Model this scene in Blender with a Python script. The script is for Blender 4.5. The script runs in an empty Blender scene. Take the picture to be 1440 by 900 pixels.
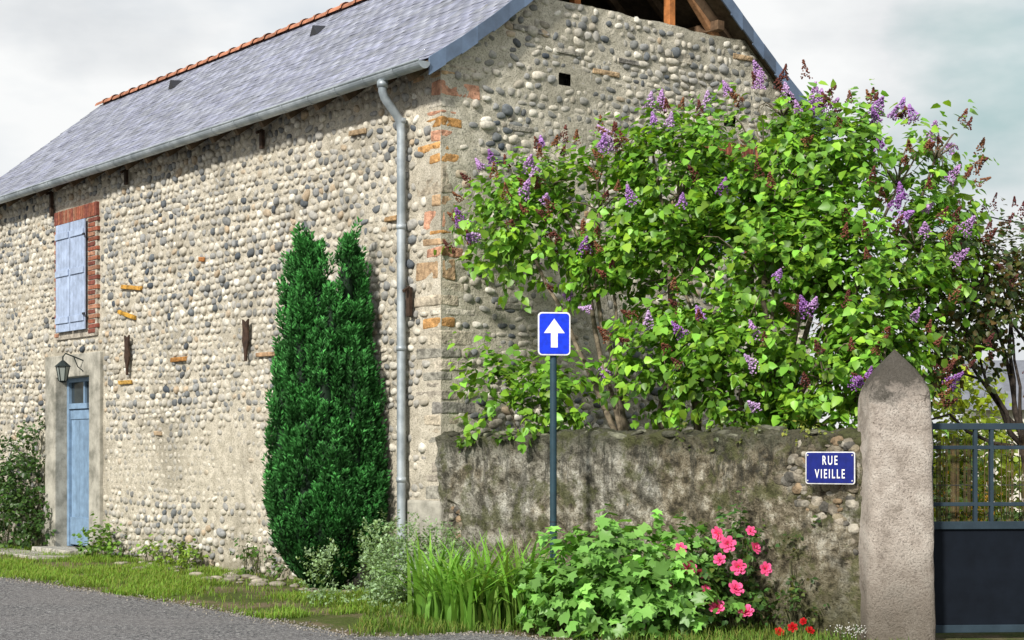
import bpy, bmesh, math, numpy as np
from mathutils import Vector, Matrix
rng = np.random.default_rng(7)
scene = bpy.context.scene
scene.view_settings.view_transform = 'Standard'
scene.view_settings.look = 'None'
scene.view_settings.exposure = 0

# ------------------------------------------------------------------ helpers
def link(ob, parent=None):
    scene.collection.objects.link(ob)
    if parent is not None: ob.parent = parent
    return ob
def empty(name, loc=(0,0,0), rz=0):
    e = bpy.data.objects.new(name, None); e.location = loc; e.rotation_euler = (0,0,rz)
    e.empty_display_size = .2
    return link(e)

_lat = {}
def vnoise(x, y, seed=0):
    if seed not in _lat:
        _lat[seed] = np.random.default_rng(1000+seed).random((256,256))
    L = _lat[seed]
    xi = np.floor(x).astype(int); yi = np.floor(y).astype(int)
    fx = x-xi; fy = y-yi
    fx = fx*fx*(3-2*fx); fy = fy*fy*(3-2*fy)
    a = L[xi%256, yi%256]; b = L[(xi+1)%256, yi%256]; c = L[xi%256,(yi+1)%256]; d = L[(xi+1)%256,(yi+1)%256]
    return (a*(1-fx)+b*fx)*(1-fy)+(c*(1-fx)+d*fx)*fy
def fbm(x, y, seed=0, o=4):
    s=0; a=.5
    for i in range(o):
        s = s + a*vnoise(x*2**i, y*2**i, seed+i); a*=.5
    return s/ (1-.5**o)

def np_mesh(name, V, F, col=None, mat=None, parent=None, smooth=False):
    V = np.asarray(V, dtype=np.float32).reshape(-1,3); F = np.asarray(F, dtype=np.int32)
    me = bpy.data.meshes.new(name)
    me.vertices.add(len(V)); me.vertices.foreach_set('co', V.ravel())
    k = F.shape[1]
    me.loops.add(F.size); me.loops.foreach_set('vertex_index', F.ravel())
    me.polygons.add(len(F)); me.polygons.foreach_set('loop_start', np.arange(0, F.size, k, dtype=np.int32))
    if smooth: me.polygons.foreach_set('use_smooth', np.ones(len(F), dtype=bool))
    me.update(calc_edges=True)
    if col is not None:
        a = me.attributes.new('Col','FLOAT_COLOR','POINT')
        c = np.ones((len(V),4), dtype=np.float32); c[:,:3] = col
        a.data.foreach_set('color', c.ravel())
    if mat: me.materials.append(mat)
    return link(bpy.data.objects.new(name, me), parent)

def inst(tv, tf, M, T):
    V = np.einsum('nij,vj->nvi', M, tv) + T[:,None,:]
    n = len(tv)
    F = tf[None,:,:] + (np.arange(len(T))*n)[:,None,None]
    return V.reshape(-1,3), F.reshape(-1, tf.shape[1])
def inst_mesh(name, tv, tf, M, T, col, mat, parent=None, smooth=False, shade=None):
    V,F = inst(tv, tf, M, T)
    c = np.repeat(col, len(tv), axis=0)
    if shade is not None: c = c*np.tile(shade, len(T))[:,None]
    return np_mesh(name, V, F, c, mat, parent, smooth)
def nrm(a): return a/np.maximum(np.linalg.norm(a,axis=-1,keepdims=True),1e-9)
def orient(dirs, ups, sc):
    y = nrm(dirs); x = nrm(np.cross(y, ups)); z = np.cross(x,y)
    M = np.stack([x,y,z],axis=2)
    sc = np.asarray(sc)
    if sc.ndim==1: M = M*sc[:,None,None]
    else: M = M*sc[:,None,:]
    return M

class MB:
    def __init__(s): s.v=[]; s.f=[]; s.c=[]
    def add(s, vs, fs, col=(1,1,1)):
        o=len(s.v); s.v += [tuple(p) for p in vs]; s.f += [tuple(i+o for i in f) for f in fs]; s.c += [tuple(col)]*len(vs)
    def box(s,x0,x1,y0,y1,z0,z1,col=(1,1,1),M=None,jit=0):
        vs=[Vector((x,y,z)) for z in (z0,z1) for x,y in ((x0,y0),(x1,y0),(x1,y1),(x0,y1))]
        if jit: vs=[v+Vector(rng.uniform(-jit,jit,3)) for v in vs]
        if M is not None: vs=[M@v for v in vs]
        s.add(vs,[(0,3,2,1),(4,5,6,7),(0,1,5,4),(1,2,6,5),(2,3,7,6),(3,0,4,7)],col)
    def beam(s,a,b,w,h,col=(1,1,1)):
        a=Vector(a); b=Vector(b); d=b-a; q=d.to_track_quat('X','Z')
        M=Matrix.Translation(a)@q.to_matrix().to_4x4()
        s.box(0,d.length,-w/2,w/2,-h/2,h/2,col,M)
    def tube(s,pts,rad,seg=8,col=(1,1,1),cap=True):
        pts=[Vector(p) for p in pts]; n=len(pts)
        if not hasattr(rad,'__len__'): rad=[rad]*n
        vs=[]; 
        d0=(pts[1]-pts[0]).normalized(); u=d0.orthogonal().normalized()
        for i in range(n):
            d=(pts[min(i+1,n-1)]-pts[max(i-1,0)]).normalized()
            u=(u-d*u.dot(d)).normalized(); w=d.cross(u)
            for k in range(seg):
                a=2*math.pi*k/seg; vs.append(pts[i]+(u*math.cos(a)+w*math.sin(a))*rad[i])
        fs=[(i*seg+k,i*seg+(k+1)%seg,(i+1)*seg+(k+1)%seg,(i+1)*seg+k) for i in range(n-1) for k in range(seg)]
        if cap: fs+= [tuple(range(seg))[::-1], tuple((n-1)*seg+k for k in range(seg))]
        s.add(vs,fs,col)
    def build(s,name,mat,parent=None,bevel=0,smooth=False,seg=2):
        me=bpy.data.meshes.new(name); me.from_pydata(s.v,[],s.f); me.update()
        a=me.attributes.new('Col','FLOAT_COLOR','POINT')
        a.data.foreach_set('color', np.array([c+(1,) for c in s.c],dtype=np.float32).ravel())
        me.materials.append(mat)
        if smooth:
            for p in me.polygons: p.use_smooth=True
        ob=link(bpy.data.objects.new(name,me),parent)
        if bevel:
            m=ob.modifiers.new('Bevel','BEVEL'); m.width=bevel; m.segments=seg; m.limit_method='ANGLE'
        return ob

# ------------------------------------------------------------------ materials
class NT:
    def __init__(s,name):
        s.m=bpy.data.materials.new(name); s.m.use_nodes=True; s.t=s.m.node_tree
        s.b=s.t.nodes['Principled BSDF']; s.out=s.t.nodes['Material Output']
    def n(s,ty,**kw):
        nd=s.t.nodes.new(ty)
        for k,v in kw.items():
            if k.startswith('_'): setattr(nd,k[1:],v)
            else: s.set(nd.inputs[k.replace('__',' ')],v)
        return nd
    def set(s,sock,v):
        if isinstance(v,bpy.types.NodeSocket): s.t.links.new(v,sock)
        else: sock.default_value=v
    def coord(s,scale=(1,1,1)):
        tc=s.n('ShaderNodeTexCoord'); mp=s.n('ShaderNodeMapping',Vector=tc.outputs['Object'],Scale=scale)
        return mp.outputs[0]
    def noise(s,co,scale,detail=4,rough=.6,dist=0):
        return s.n('ShaderNodeTexNoise',Vector=co,Scale=scale,Detail=detail,Roughness=rough,Distortion=dist).outputs['Fac']
    def ramp(s,fac,stops):
        r=s.n('ShaderNodeValToRGB',Fac=fac); e=r.color_ramp.elements
        while len(e)>len(stops): e.remove(e[-1])
        while len(e)<len(stops): e.new(.5)
        for el,(p,c) in zip(e,stops):
            el.position=p; el.color=(c,c,c,1) if not hasattr(c,'__len__') else tuple(c)+(1,)
        return r.outputs[0]
    def rng_(s,v,a,b):
        m=s.n('ShaderNodeMapRange',Value=v); m.inputs[1].default_value=a; m.inputs[2].default_value=b; return m.outputs[0]
    def mix(s,fac,a,b,bt='MIX'):
        m=s.n('ShaderNodeMix',_data_type='RGBA',_blend_type=bt)
        s.set(m.inputs[0],fac)
        for sk,v in ((m.inputs[6],a),(m.inputs[7],b)):
            if hasattr(v,'__len__') and not isinstance(v,bpy.types.NodeSocket): v=tuple(v)[:3]+(1,)
            s.set(sk,v)
        return m.outputs[2]
    def math(s,op,a,b=0.0):
        m=s.n('ShaderNodeMath',_operation=op); s.set(m.inputs[0],a); s.set(m.inputs[1],b); return m.outputs[0]
    def attr(s): return s.n('ShaderNodeAttribute',_attribute_name='Col').outputs['Color']
    def z(s): return s.n('ShaderNodeSeparateXYZ',Vector=s.n('ShaderNodeTexCoord').outputs['Object']).outputs[2]
    def bump(s,h,strength=.5,dist=.02):
        b=s.n('ShaderNodeBump',Strength=strength,Distance=dist,Height=h); s.set(s.b.inputs['Normal'],b.outputs[0]); return b
    def fin(s,col,rough=.85,metal=0,spec=.3):
        s.set(s.b.inputs['Base Color'],col if isinstance(col,bpy.types.NodeSocket) else tuple(col)+(1,))
        s.set(s.b.inputs['Roughness'],rough); s.b.inputs['Metallic'].default_value=metal
        s.b.inputs['Specular IOR Level'].default_value=spec
        return s.m

def attr_mat(name, var=.35, nsc=14, rough=.85, bump=.3, bsc=60, bd=.01, metal=0, spec=.3):
    t=NT(name); co=t.coord()
    n1=t.noise(co,nsc,4,.65); g=t.ramp(n1,[(.36,1-var),(.64,1+var*.6)])
    c=t.mix(1.0,t.attr(),g,'MULTIPLY')
    if bump: t.bump(t.noise(co,bsc,3,.7),bump,bd)
    return t.fin(c,rough,metal,spec)

m_stone = attr_mat('river_stone',.28,26,.85,.5,90,.006,spec=.2)
m_quoin = attr_mat('quoin_stone',.5,11,.92,1.0,26,.025,spec=.12)
m_brick = attr_mat('brick',.4,18,.9,.5,60,.006)
m_wood  = attr_mat('aged_timber',.4,10,.8,.3,40,.006)
m_slate = attr_mat('slate',.25,4,.5,.25,50,.004,spec=.5)
m_tile  = attr_mat('terracotta',.4,8,.85,.3,40,.006)
m_paint = attr_mat('weathered_paint',.22,7,.6,.15,45,.003,spec=.35)
m_dpaint = attr_mat('dark_metal_paint',.2,5,.7,.1,45,.003,spec=.12)
m_bark  = attr_mat('bark',.5,20,.95,.8,50,.01)
m_iron  = attr_mat('rusty_iron',.5,15,.85,.5,50,.004)
t=NT('zinc'); co=t.coord(); t.bump(t.noise(co,25,2),.08,.005)
m_zinc=t.fin(t.ramp(t.noise(co,4,5),[(.38,(.25,.29,.32)),(.62,(.45,.50,.54))]),.45,.35,.5)

def leaf_mat(name, trans=.3, rough=.45, spec=.4):
    t=NT(name)
    col=t.attr(); t.fin(col,rough,0,spec)
    if trans:
        tr=t.n('ShaderNodeBsdfTranslucent'); 
        tc=t.mix(1.0,col,(1.35,1.3,.6,1),'MULTIPLY'); t.set(tr.inputs['Color'],tc)
        mx=t.n('ShaderNodeMixShader'); mx.inputs[0].default_value=trans
        t.t.links.new(t.b.outputs[0],mx.inputs[1]); t.t.links.new(tr.outputs[0],mx.inputs[2])
        t.t.links.new(mx.outputs[0],t.out.inputs[0])
    return t.m
m_leaf=leaf_mat('leaf',.30,.42,.45); m_needle=leaf_mat('needle',0,.6,.2); m_petal=leaf_mat('petal',.2,.6,.2); m_grass=leaf_mat('grass_blade',.3,.6,.25)

def mortar(name, base, dark, light):
    t=NT(name); co=t.coord()
    big=t.noise(co,.9,4,.6); mid=t.noise(co,7,5,.65); fine=t.noise(co,60,3,.7)
    c=t.mix(t.ramp(mid,[(.4,0),(.6,1)]),base,light)
    c=t.mix(t.ramp(big,[(.5,0),(.62,.6)]),c,dark)
    c=t.mix(t.ramp(fine,[(.36,.65),(.5,0)]),c,tuple(x*.42 for x in dark))
    low=t.ramp(t.math('ADD',t.z(),t.math('MULTIPLY',mid,.8)),[(.35,.6),(.95,0)])
    c=t.mix(low,c,(.17,.15,.10))
    h=t.math('ADD',mid,t.math('MULTIPLY',fine,.35))
    t.bump(h,.9,.03)
    return t.fin(c,.95,spec=.1)
m_mortar_f=mortar('lime_mortar',(.44,.40,.32),(.27,.245,.195),(.60,.55,.455))
m_mortar_g=mortar('lime_mortar_gable',(.43,.40,.32),(.27,.255,.20),(.60,.56,.465))
t=NT('cement_render'); co=t.coord(); n=t.noise(co,4,6,.65)
t.bump(t.noise(co,60,4,.7),.6,.012)
m_cement=t.fin(t.ramp(n,[(.36,(.20,.195,.165)),(.5,(.34,.325,.28)),(.64,(.46,.44,.38))]),.95,spec=.1)

# ------------------------------------------------------------------ world + sun + camera
w=bpy.data.worlds.new('World'); scene.world=w; w.use_nodes=True
nt=w.node_tree; nt.nodes.clear()
def wn(ty): return nt.nodes.new(ty)
sun_v=Vector((-.38,-.70,.54)).normalized()
sky=wn('ShaderNodeTexSky'); sky.sky_type='NISHITA'; sky.sun_disc=False
sky.sun_elevation=math.asin(sun_v.z); sky.sun_rotation=math.atan2(sun_v.x,sun_v.y)%(2*math.pi)
sky.air_density=1.2; sky.dust_density=1.5
tc=wn('ShaderNodeTexCoord'); mp=wn('ShaderNodeMapping'); mp.inputs['Scale'].default_value=(1,1,2.2); mp.inputs['Location'].default_value=(.35,0,.15)
nz=wn('ShaderNodeTexNoise'); nz.inputs['Scale'].default_value=4.0; nz.inputs['Detail'].default_value=5; nz.inputs['Roughness'].default_value=.5
rp=wn('ShaderNodeValToRGB'); rp.color_ramp.elements[0].position=.36; rp.color_ramp.elements[1].position=.47
rp.color_ramp.elements[0].color=(.7,.7,.7,1)
nz2=wn('ShaderNodeTexNoise'); nz2.inputs['Scale'].default_value=4.5; nz2.inputs['Detail'].default_value=6
rp2=wn('ShaderNodeValToRGB'); rp2.color_ramp.elements[0].position=.36; rp2.color_ramp.elements[1].position=.56
rp2.color_ramp.elements[0].color=(6.6,6.9,7.2,1); rp2.color_ramp.elements[1].color=(9.6,9.7,9.7,1)
mx=wn('ShaderNodeMix'); mx.data_type='RGBA'
L=nt.links.new
# a gap in the cloud with hazy blue sky
dist=wn('ShaderNodeVectorMath'); dist.operation='DISTANCE'; d0=Vector((.318,1,.232)).normalized(); dist.inputs[1].default_value=d0
nrmv=wn('ShaderNodeVectorMath'); nrmv.operation='NORMALIZE'
ad=wn('ShaderNodeMath'); ad.operation='MULTIPLY_ADD'; ad.inputs[1].default_value=.42
gr_=wn('ShaderNodeMapRange'); gr_.inputs[1].default_value=.19; gr_.inputs[2].default_value=.285; gr_.inputs[3].default_value=.72; gr_.inputs[4].default_value=0
mg=wn('ShaderNodeMix'); mg.data_type='RGBA'; mg.inputs[7].default_value=(3.2,5.4,5.4,1)
bg=wn('ShaderNodeBackground'); bg.inputs[1].default_value=.1; wo=wn('ShaderNodeOutputWorld')
L(tc.outputs['Generated'],mp.inputs[0]); L(mp.outputs[0],nz.inputs['Vector']); L(mp.outputs[0],nz2.inputs['Vector'])
L(nz.outputs['Fac'],rp.inputs[0]); L(nz2.outputs['Fac'],rp2.inputs[0])
L(rp.outputs[0],mx.inputs[0]); L(sky.outputs[0],mx.inputs[6]); L(rp2.outputs[0],mx.inputs[7])
L(tc.outputs['Generated'],nrmv.inputs[0]); L(nrmv.outputs[0],dist.inputs[0]); L(nz2.outputs['Fac'],ad.inputs[0]); L(dist.outputs['Value'],ad.inputs[2])
L(ad.outputs[0],gr_.inputs[0]); L(gr_.outputs[0],mg.inputs[0]); L(mx.outputs[2],mg.inputs[6])
L(mg.outputs[2],bg.inputs[0]); L(bg.outputs[0],wo.inputs[0])

sl=bpy.data.lights.new('sun','SUN'); sl.energy=5.0; sl.angle=math.radians(5); sl.color=(1,.955,.87)
so=link(bpy.data.objects.new('sun',sl)); so.rotation_euler=sun_v.to_track_quat('Z','Y').to_euler(); so.location=(-10,-10,20)

cam=bpy.data.cameras.new('camera'); cam.lens=57.5; cam.sensor_width=36; cam.shift_y=.127; cam.clip_end=2000; cam.clip_start=.1
co_=link(bpy.data.objects.new('camera',cam)); co_.location=(0,0,1.48); co_.rotation_euler=(math.pi/2,0,0)
scene.camera=co_

# ------------------------------------------------------------------ ground, road
t=NT('ground_soil'); co=t.coord()
n=t.noise(co,1.3,6,.65); f=t.noise(co,30,4,.7)
c=t.mix(t.ramp(n,[(.45,0),(.58,1)]),(.08,.11,.025),(.20,.155,.10))
c=t.mix(t.ramp(f,[(.38,.6),(.55,0)]),c,(.04,.035,.02))
t.bump(f,.8,.03); m_ground=t.fin(c,.95,spec=.1)
xs=np.linspace(-300,300,61); gx,gy=np.meshgrid(xs,xs,indexing='ij')
def gridF(nu,nv):
    i,j=np.meshgrid(np.arange(nu-1),np.arange(nv-1),indexing='ij'); a=(i*nv+j).ravel()
    return np.stack([a,a+nv,a+nv+1,a+1],axis=1)
np_mesh('ground',np.stack([gx,gy,np.zeros_like(gx)],-1),gridF(61,61),None,m_ground)

t=NT('asphalt'); co=t.coord(); f=t.noise(co,95,3,.8); n=t.noise(co,.8,5,.6)
vor=t.n('ShaderNodeTexVoronoi',Vector=co,Scale=70.0)
sepc=t.n('ShaderNodeSeparateXYZ',Vector=vor.outputs['Color']).outputs[0]
c=t.ramp(t.math('ADD',t.math('MULTIPLY',f,.6),t.math('MULTIPLY',sepc,.4)),[(.3,(.04,.04,.043)),(.5,(.12,.118,.125)),(.68,(.36,.355,.35))])
c=t.mix(t.ramp(n,[(.42,0),(.6,.4)]),c,(.20,.19,.19))
t.bump(vor.outputs['Distance'],.9,.014); m_asph=t.fin(c,.9,spec=.15)
edge=[(-43,66),(-20,37.2),(-5.95,19.0),(-4.5,17.25),(-3.2,15.68),(-2.3,14.45),(-1.6,13.5),(-1.23,12.92),(-.79,12.96),(-.35,13.2),(-.05,13.08),(.25,12.75),(1.2,12.0),(2.6,11.4),(5,11.3),(40,11.6)]
road_poly=edge+[(40,-60),(-60,-60),(-62,60)]
me=bpy.data.meshes.new('road'); me.from_pydata([(x,y,.006) for x,y in road_poly],[],[tuple(range(len(road_poly)))]); me.materials.append(m_asph)
link(bpy.data.objects.new('road',me))
def in_poly(P,poly):
    x,y=P[:,0],P[:,1]; ins=np.zeros(len(P),bool); n=len(poly)
    for i in range(n):
        x1,y1=poly[i]; x2,y2=poly[(i+1)%n]
        c=((y1>y)!=(y2>y))
        with np.errstate(divide='ignore',invalid='ignore'):
            xx=(x2-x1)*(y-y1)/(y2-y1)+x1
        ins^= c&(x<xx)
    return ins

# ------------------------------------------------------------------ HOUSE
C=(-.715,16.44); HA=math.atan2(-.787,.617)
H=empty('stone_house',(C[0],C[1],0),HA)
Len=14.2; W=5.48; EO=.25; VO=.15; RY=W/2
def ze(e):
    return 5.35+.62*e+.0792*e*e if e<1.2 else 6.208+.81*(e-1.2)
def zr(y):
    return ze((y if y<=RY else W-y)+EO)
def house_to_world(P):
    c,s=math.cos(HA),math.sin(HA); P=np.asarray(P,float)
    return np.stack([C[0]+c*P[:,0]-s*P[:,1], C[1]+s*P[:,0]+c*P[:,1], P[:,2]],1)

quo=MB(); qlist=[]; z=.98; k=0
pal_q=[(.46,.40,.31),(.49,.44,.35),(.40,.36,.30),(.56,.52,.44),(.34,.315,.27),(.48,.43,.35),(.28,.265,.24)]
pal_o=[(.50,.27,.10),(.54,.30,.12),(.50,.27,.18),(.48,.33,.20)]
while z<5.36:
    h=rng.choice([.07,.10,.13,.17,.22,.30],p=[.16,.22,.24,.2,.12,.06])
    a=rng.uniform(.28,.5) if k%2 else rng.uniform(.14,.28); b=rng.uniform(.14,.28) if k%2 else rng.uniform(.26,.5)
    po=.62 if z>3.3 else (.3 if z>2.7 else .05)
    col=np.array(pal_o[rng.integers(4)] if rng.random()<po else pal_q[rng.integers(len(pal_q))])*rng.uniform(.85,1.15)
    if z<2.7 and rng.random()<.5: col=np.array((.33,.315,.27))*rng.uniform(.7,1.1)
    g=rng.uniform(.010,.024)
    quo.box(-a,.004,-.004,b,z,z+h-g,tuple(col),jit=.010)
    qlist.append((z,z+h,a,b)); z+=h; k+=1
quo.build('quoins',m_quoin,H,bevel=.02,seg=3)
def qlen(z):
    for z0,z1,a,b in qlist:
        if z0<=z<z1: return a,b
    return (.05,.05)
DX0,DX1,DZ=-9.62,-8.44,2.53
WX0,WX1,WZ0,WZ1=-9.55,-8.49,3.19,4.76
nu,nv=356,136
xs=np.linspace(-Len,0,nu); zs=np.linspace(-.1,5.50,nv); gx,gz=np.meshgrid(xs,zs,indexing='ij')
gy=-.026*(fbm(gx*6,gz*9,3)-.5)-.03*(fbm(gx*.8,gz*.8,9)-.5)
gy=np.where(gx>-.05,0,gy)
F=gridF(nu,nv); cx=gx.ravel()[F].mean(1); cz=gz.ravel()[F].mean(1)
hole=((cx>DX0-.05)&(cx<DX1+.05)&(cz<DZ+.05))|((cx>WX0-.04)&(cx<WX1+.04)&(cz>WZ0-.03)&(cz<WZ1+.05))
np_mesh('front_wall',np.stack([gx,gy,gz],-1),F[~hole],None,m_mortar_f,H,True)
ZG=6.26
ny,nz_=140,150
ys=np.linspace(0,W,ny); tops=np.array([min(ZG,zr(y)-.07) for y in ys])
tops=np.where(tops>=ZG-.001, ZG+.05*(fbm(ys*3,ys*0,21)-.5), tops)
gy=np.repeat(ys[:,None],nz_,1); gz=-.1+np.linspace(0,1,nz_)[None,:]*(tops[:,None]+.1)
gx=.030*(fbm(gy*6,gz*9,5)-.5)+.03*(fbm(gy*.8,gz*.8,12)-.5); gx=np.where(gy<.05,0,gx)
F=gridF(ny,nz_); cy=gy.ravel()[F].mean(1); cz=gz.ravel()[F].mean(1)
GW=(3.72,4.46,3.72,4.84)
holes_g=[(1.53,1.69,5.35,5.5),(4.02,4.2,5.22,5.38)]
hole=(cy>GW[0])&(cy<GW[1])&(cz>GW[2])&(cz<GW[3])
for a,b,c0,d0_ in holes_g: hole|=(cy>a)&(cy<b)&(cz>c0)&(cz<d0_)
np_mesh('gable_wall',np.stack([gx,gy,gz],-1),F[~hole],None,m_mortar_g,H,True)
mb=MB()
for i in range(ny-1):
    mb.add([(0,ys[i],tops[i]),(0,ys[i+1],tops[i+1]),(-.42,ys[i+1],tops[i+1]),(-.42,ys[i],tops[i])],[(0,1,2,3)])
mb.box(-Len,-.01,W-.4,W,-.1,5.45)
far=[(-Len,0,-.1),(-Len,W,-.1),(-Len,W,zr(W)-.08),(-Len,RY,zr(RY)-.1),(-Len,0,zr(0)-.08)]
mb.add(far,[(0,4,3,2,1)])
mb.add([(x+.3,y,z) for x,y,z in far],[(0,1,2,3,4)])
mb.add([(-.42,0,-.1),(-.42,W,-.1),(-.42,W,5.4),(-.42,4.6,6.2),(-.42,.9,6.2),(-.42,0,5.4)],[(0,1,2,3,4,5)])
mb.build('rear_walls',m_mortar_g,H)
dk=MB()
for a,b,c0,d0_ in holes_g:
    dk.box(-.3,-.10,a-.02,b+.02,c0-.02,d0_+.02,(.02,.018,.015))
dk.build('putlog_holes',m_stone,H)

bm=bmesh.new(); bmesh.ops.create_icosphere(bm,subdivisions=2,radius=1)
iv=np.array([v.co[:] for v in bm.verts]); itf=np.array([[v.index for v in f.verts] for f in bm.faces]); bm.free()
keepf=(iv[itf][:,:,1].mean(1)<.35); itf_h=itf[keepf]
pal=np.array([(.57,.53,.45),(.48,.45,.39),(.36,.35,.325),(.265,.27,.27),(.145,.16,.175),(.075,.09,.11),(.43,.34,.24),(.68,.65,.58),(.34,.31,.255)])
def stones(name,L,zt,pitch,wr,probs,excl,keep,sink_fn,axis,mat,tilt,blend,mcol,flat):
    U=[];Z=[];Wd=[];Hh=[];A=[];row=0; z=pitch*.4
    while z<6.4:
        u=rng.uniform(-.1,0); p=pitch*rng.uniform(.82,1.2); sgn=1 if row%2 else -1
        base=rng.normal(0,.08)+sgn*tilt
        while u<L:
            big=rng.random()<.10
            wd=rng.uniform(*wr)*(1.45 if big else 1); uu=u+wd/2
            zz=z+p/2+.025*math.sin(uu*1.3+row*.4)+rng.normal(0,.007)
            if rng.random()<keep(uu,zz) and not excl(uu,zz,wd/2) and zz<zt(uu):
                U.append(uu);Z.append(zz);Wd.append(wd*.5*rng.uniform(.85,1.02));Hh.append(p*.5*rng.uniform(.62,1.05)*(1.25 if big else 1));A.append(base+rng.normal(0,.2))
            u+=wd+rng.uniform(.0,.022)
        z+=p; row+=1
    U=np.array(U);Z=np.array(Z);Wd=np.array(Wd);Hh=np.array(Hh);A=np.array(A);n=len(U)
    Wd=Wd/np.maximum(1,1+.35*abs(np.sin(A)))
    ci=rng.choice(len(pal),n,p=probs); col=pal[ci]*rng.uniform(.82,1.12,(n,1))
    sk=sink_fn(U,Z)
    col=col*(1-blend*sk[:,None])+np.array(mcol)*blend*sk[:,None]
    dep=np.minimum(Wd,Hh)*rng.uniform(.75,1.0,n)*flat
    ca,sa=np.cos(A),np.sin(A)
    M=np.zeros((n,3,3)); M[:,0,0]=ca*Wd; M[:,0,2]=-sa*Hh; M[:,2,0]=sa*Wd; M[:,2,2]=ca*Hh; M[:,1,1]=dep
    off=-dep*.12+sk*dep*.75
    T=np.stack([U*0,off,Z],1)
    if axis=='f': T[:,0]=-U
    else:
        T[:,0]=U
        R=np.array([[0,-1,0],[1,0,0],[0,0,1.]]); M=np.einsum('ij,njk->nik',R,M); T=T@R.T
    Vs=[];Fs=[];Cs=[];o=0
    for k in range(10):
        r=np.random.default_rng(50+k)
        a=r.normal(0,1,(3,3)); tv=iv*(1+.12*np.sin(iv@a*1.5)).prod(1,keepdims=True)
        tv=np.sign(tv)*np.abs(tv)**.78
        idx=np.arange(k,n,10); V,F=inst(tv,itf_h,M[idx],T[idx]); Vs.append(V);Fs.append(F+o);o+=len(V);Cs.append(np.repeat(col[idx],len(tv),axis=0))
    return np_mesh(name,np.concatenate(Vs),np.concatenate(Fs),np.concatenate(Cs),mat,H,True)
def excl_f(u,z,r):
    x=-u; a,_=qlen(z)
    if x>-a-r+.02: return True
    if x>-.66 and z<1.02: return True
    if -10.0-r<x<-8.06+r and z<2.87+.04: return True
    if -9.72-r<x<-8.16+r and 3.05<z<5.02: return True
    return False
def keep_f(u,z):
    n=float(fbm(np.array(u*.9),np.array(z*.9),31))
    if z<1.9: return .9 if n<.50 else .5
    return .96
def sink_f(U,Z):
    n=fbm(U*1.1,Z*1.4,33); s=np.clip((n-.38)*2.2,0,1)*.65
    low=np.clip((2.2-Z)/.8,0,1)*np.clip((Z-.7)/.3,0,1); s=np.maximum(s,low*np.clip((fbm(U*.8,Z*.8,35)-.25)*3,0,1))
    return np.clip(s+rng.uniform(-.12,.3,len(U)),0,1.1)
stones('front_river_stones',Len,lambda u:5.42,.086,(.07,.16),[.22,.20,.17,.12,.08,.04,.04,.08,.05],excl_f,keep_f,sink_f,'f',m_stone,.28,.55,(.48,.44,.36),.9)
def excl_g(u,z,r):
    _,b=qlen(z)
    if u<b+r-.03: return True
    if u<.35 and z<1.0: return True
    if GW[0]-.1-r<u<GW[1]+.1+r and GW[2]-.1<z<GW[3]+.24: return True
    for a,b2,c0,d0_ in holes_g:
        if a-r<u<b2+r and c0-.03<z<d0_+.03: return True
    return u>W-.12
def keep_g(u,z):
    n=float(fbm(np.array(u*1.3),np.array(z*1.3),41)); return .93 if n<.52 else .74
def sink_g(U,Z):
    return np.clip((fbm(U*1.6,Z*1.6,43)-.28)*2.0+rng.uniform(-.2,.35,len(U)),0,1.0)
stones('gable_river_stones',W,lambda u:min(ZG-.03,zr(u)-.13),.088,(.06,.17),[.19,.17,.15,.13,.13,.10,.03,.06,.04],excl_g,keep_g,sink_g,'g',m_stone,.10,.40,(.46,.43,.35),.85)

oc=MB()
for x,z,l,a,c in [(-7.1,3.67,.62,.12,(.5,.27,.06)),(-7.25,3.31,.55,.22,(.5,.28,.05)),(-5.7,2.64,.46,.0,(.45,.22,.07)),(-7.3,2.4,.4,0,(.5,.3,.08)),
                (-3.43,2.6,.5,.02,(.42,.27,.16)),(-5.08,3.86,.12,.1,(.5,.22,.08)),(-1.5,4.9,.3,.05,(.4,.29,.18)),(-2.2,2.2,.2,0,(.4,.28,.18)),(-6.3,1.7,.2,.05,(.4,.3,.2)),(-.85,3.9,.22,0,(.42,.27,.14))]:
    M=Matrix.Translation((x,-.03,z))@Matrix.Rotation(a,4,'Y'); oc.box(-l/2,l/2,-.02,.02,-.026,.026,c,M,jit=.008)
for _ in range(40):
    y=rng.uniform(.5,W-.4); z=rng.uniform(2.4,6.1); l=rng.uniform(.18,.5)
    if z>min(ZG-.05,zr(y)-.2) or excl_g(y,z,l/2): continue
    c=np.array([(.46,.42,.34),(.36,.34,.29),(.46,.33,.20),(.30,.285,.26)][rng.integers(4)])*rng.uniform(.85,1.1)
    oc.box(-.02,.022,y-l/2,y+l/2,z-.03,z+.03,tuple(c),jit=.009)
oc.build('brick_courses',m_quoin,H,bevel=.01)
ir=MB()
for x,z,h in [(-3.9,2.85,.38),(-7.17,2.82,.42)]:
    prof=[(-.03,0),(-.075,.12),(-.06,.24),(-.075,h),(0,h-.04),(.07,h),(.055,.24),(.08,.12),(.03,0),(.02,-.12),(-.02,-.12)]
    P=[(x+a,-.075,z-h/2+b) for a,b in prof]; Q=[(x+a,-.05,z-h/2+b) for a,b in prof]; n=len(prof)
    ir.add(P+Q,[tuple(range(n))[::-1],tuple(range(n,2*n))]+[(i,(i+1)%n,n+(i+1)%n,n+i) for i in range(n)],(.05,.028,.018))
for x,z,h in [(-3.51,5.12,.22),(-7.2,5.16,.2),(-9.75,5.1,.36),(-.47,3.0,.3)]:
    ir.box(x-.03,x+.03,-.085,-.04,z-h/2,z+h/2,(.05,.03,.02)); ir.beam((x,-.06,z+h/2),(x+.04,-.16,z+h/2-.05),.03,.03,(.05,.03,.02))
ir.build('wall_anchors',m_iron,H,bevel=.004)

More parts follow.
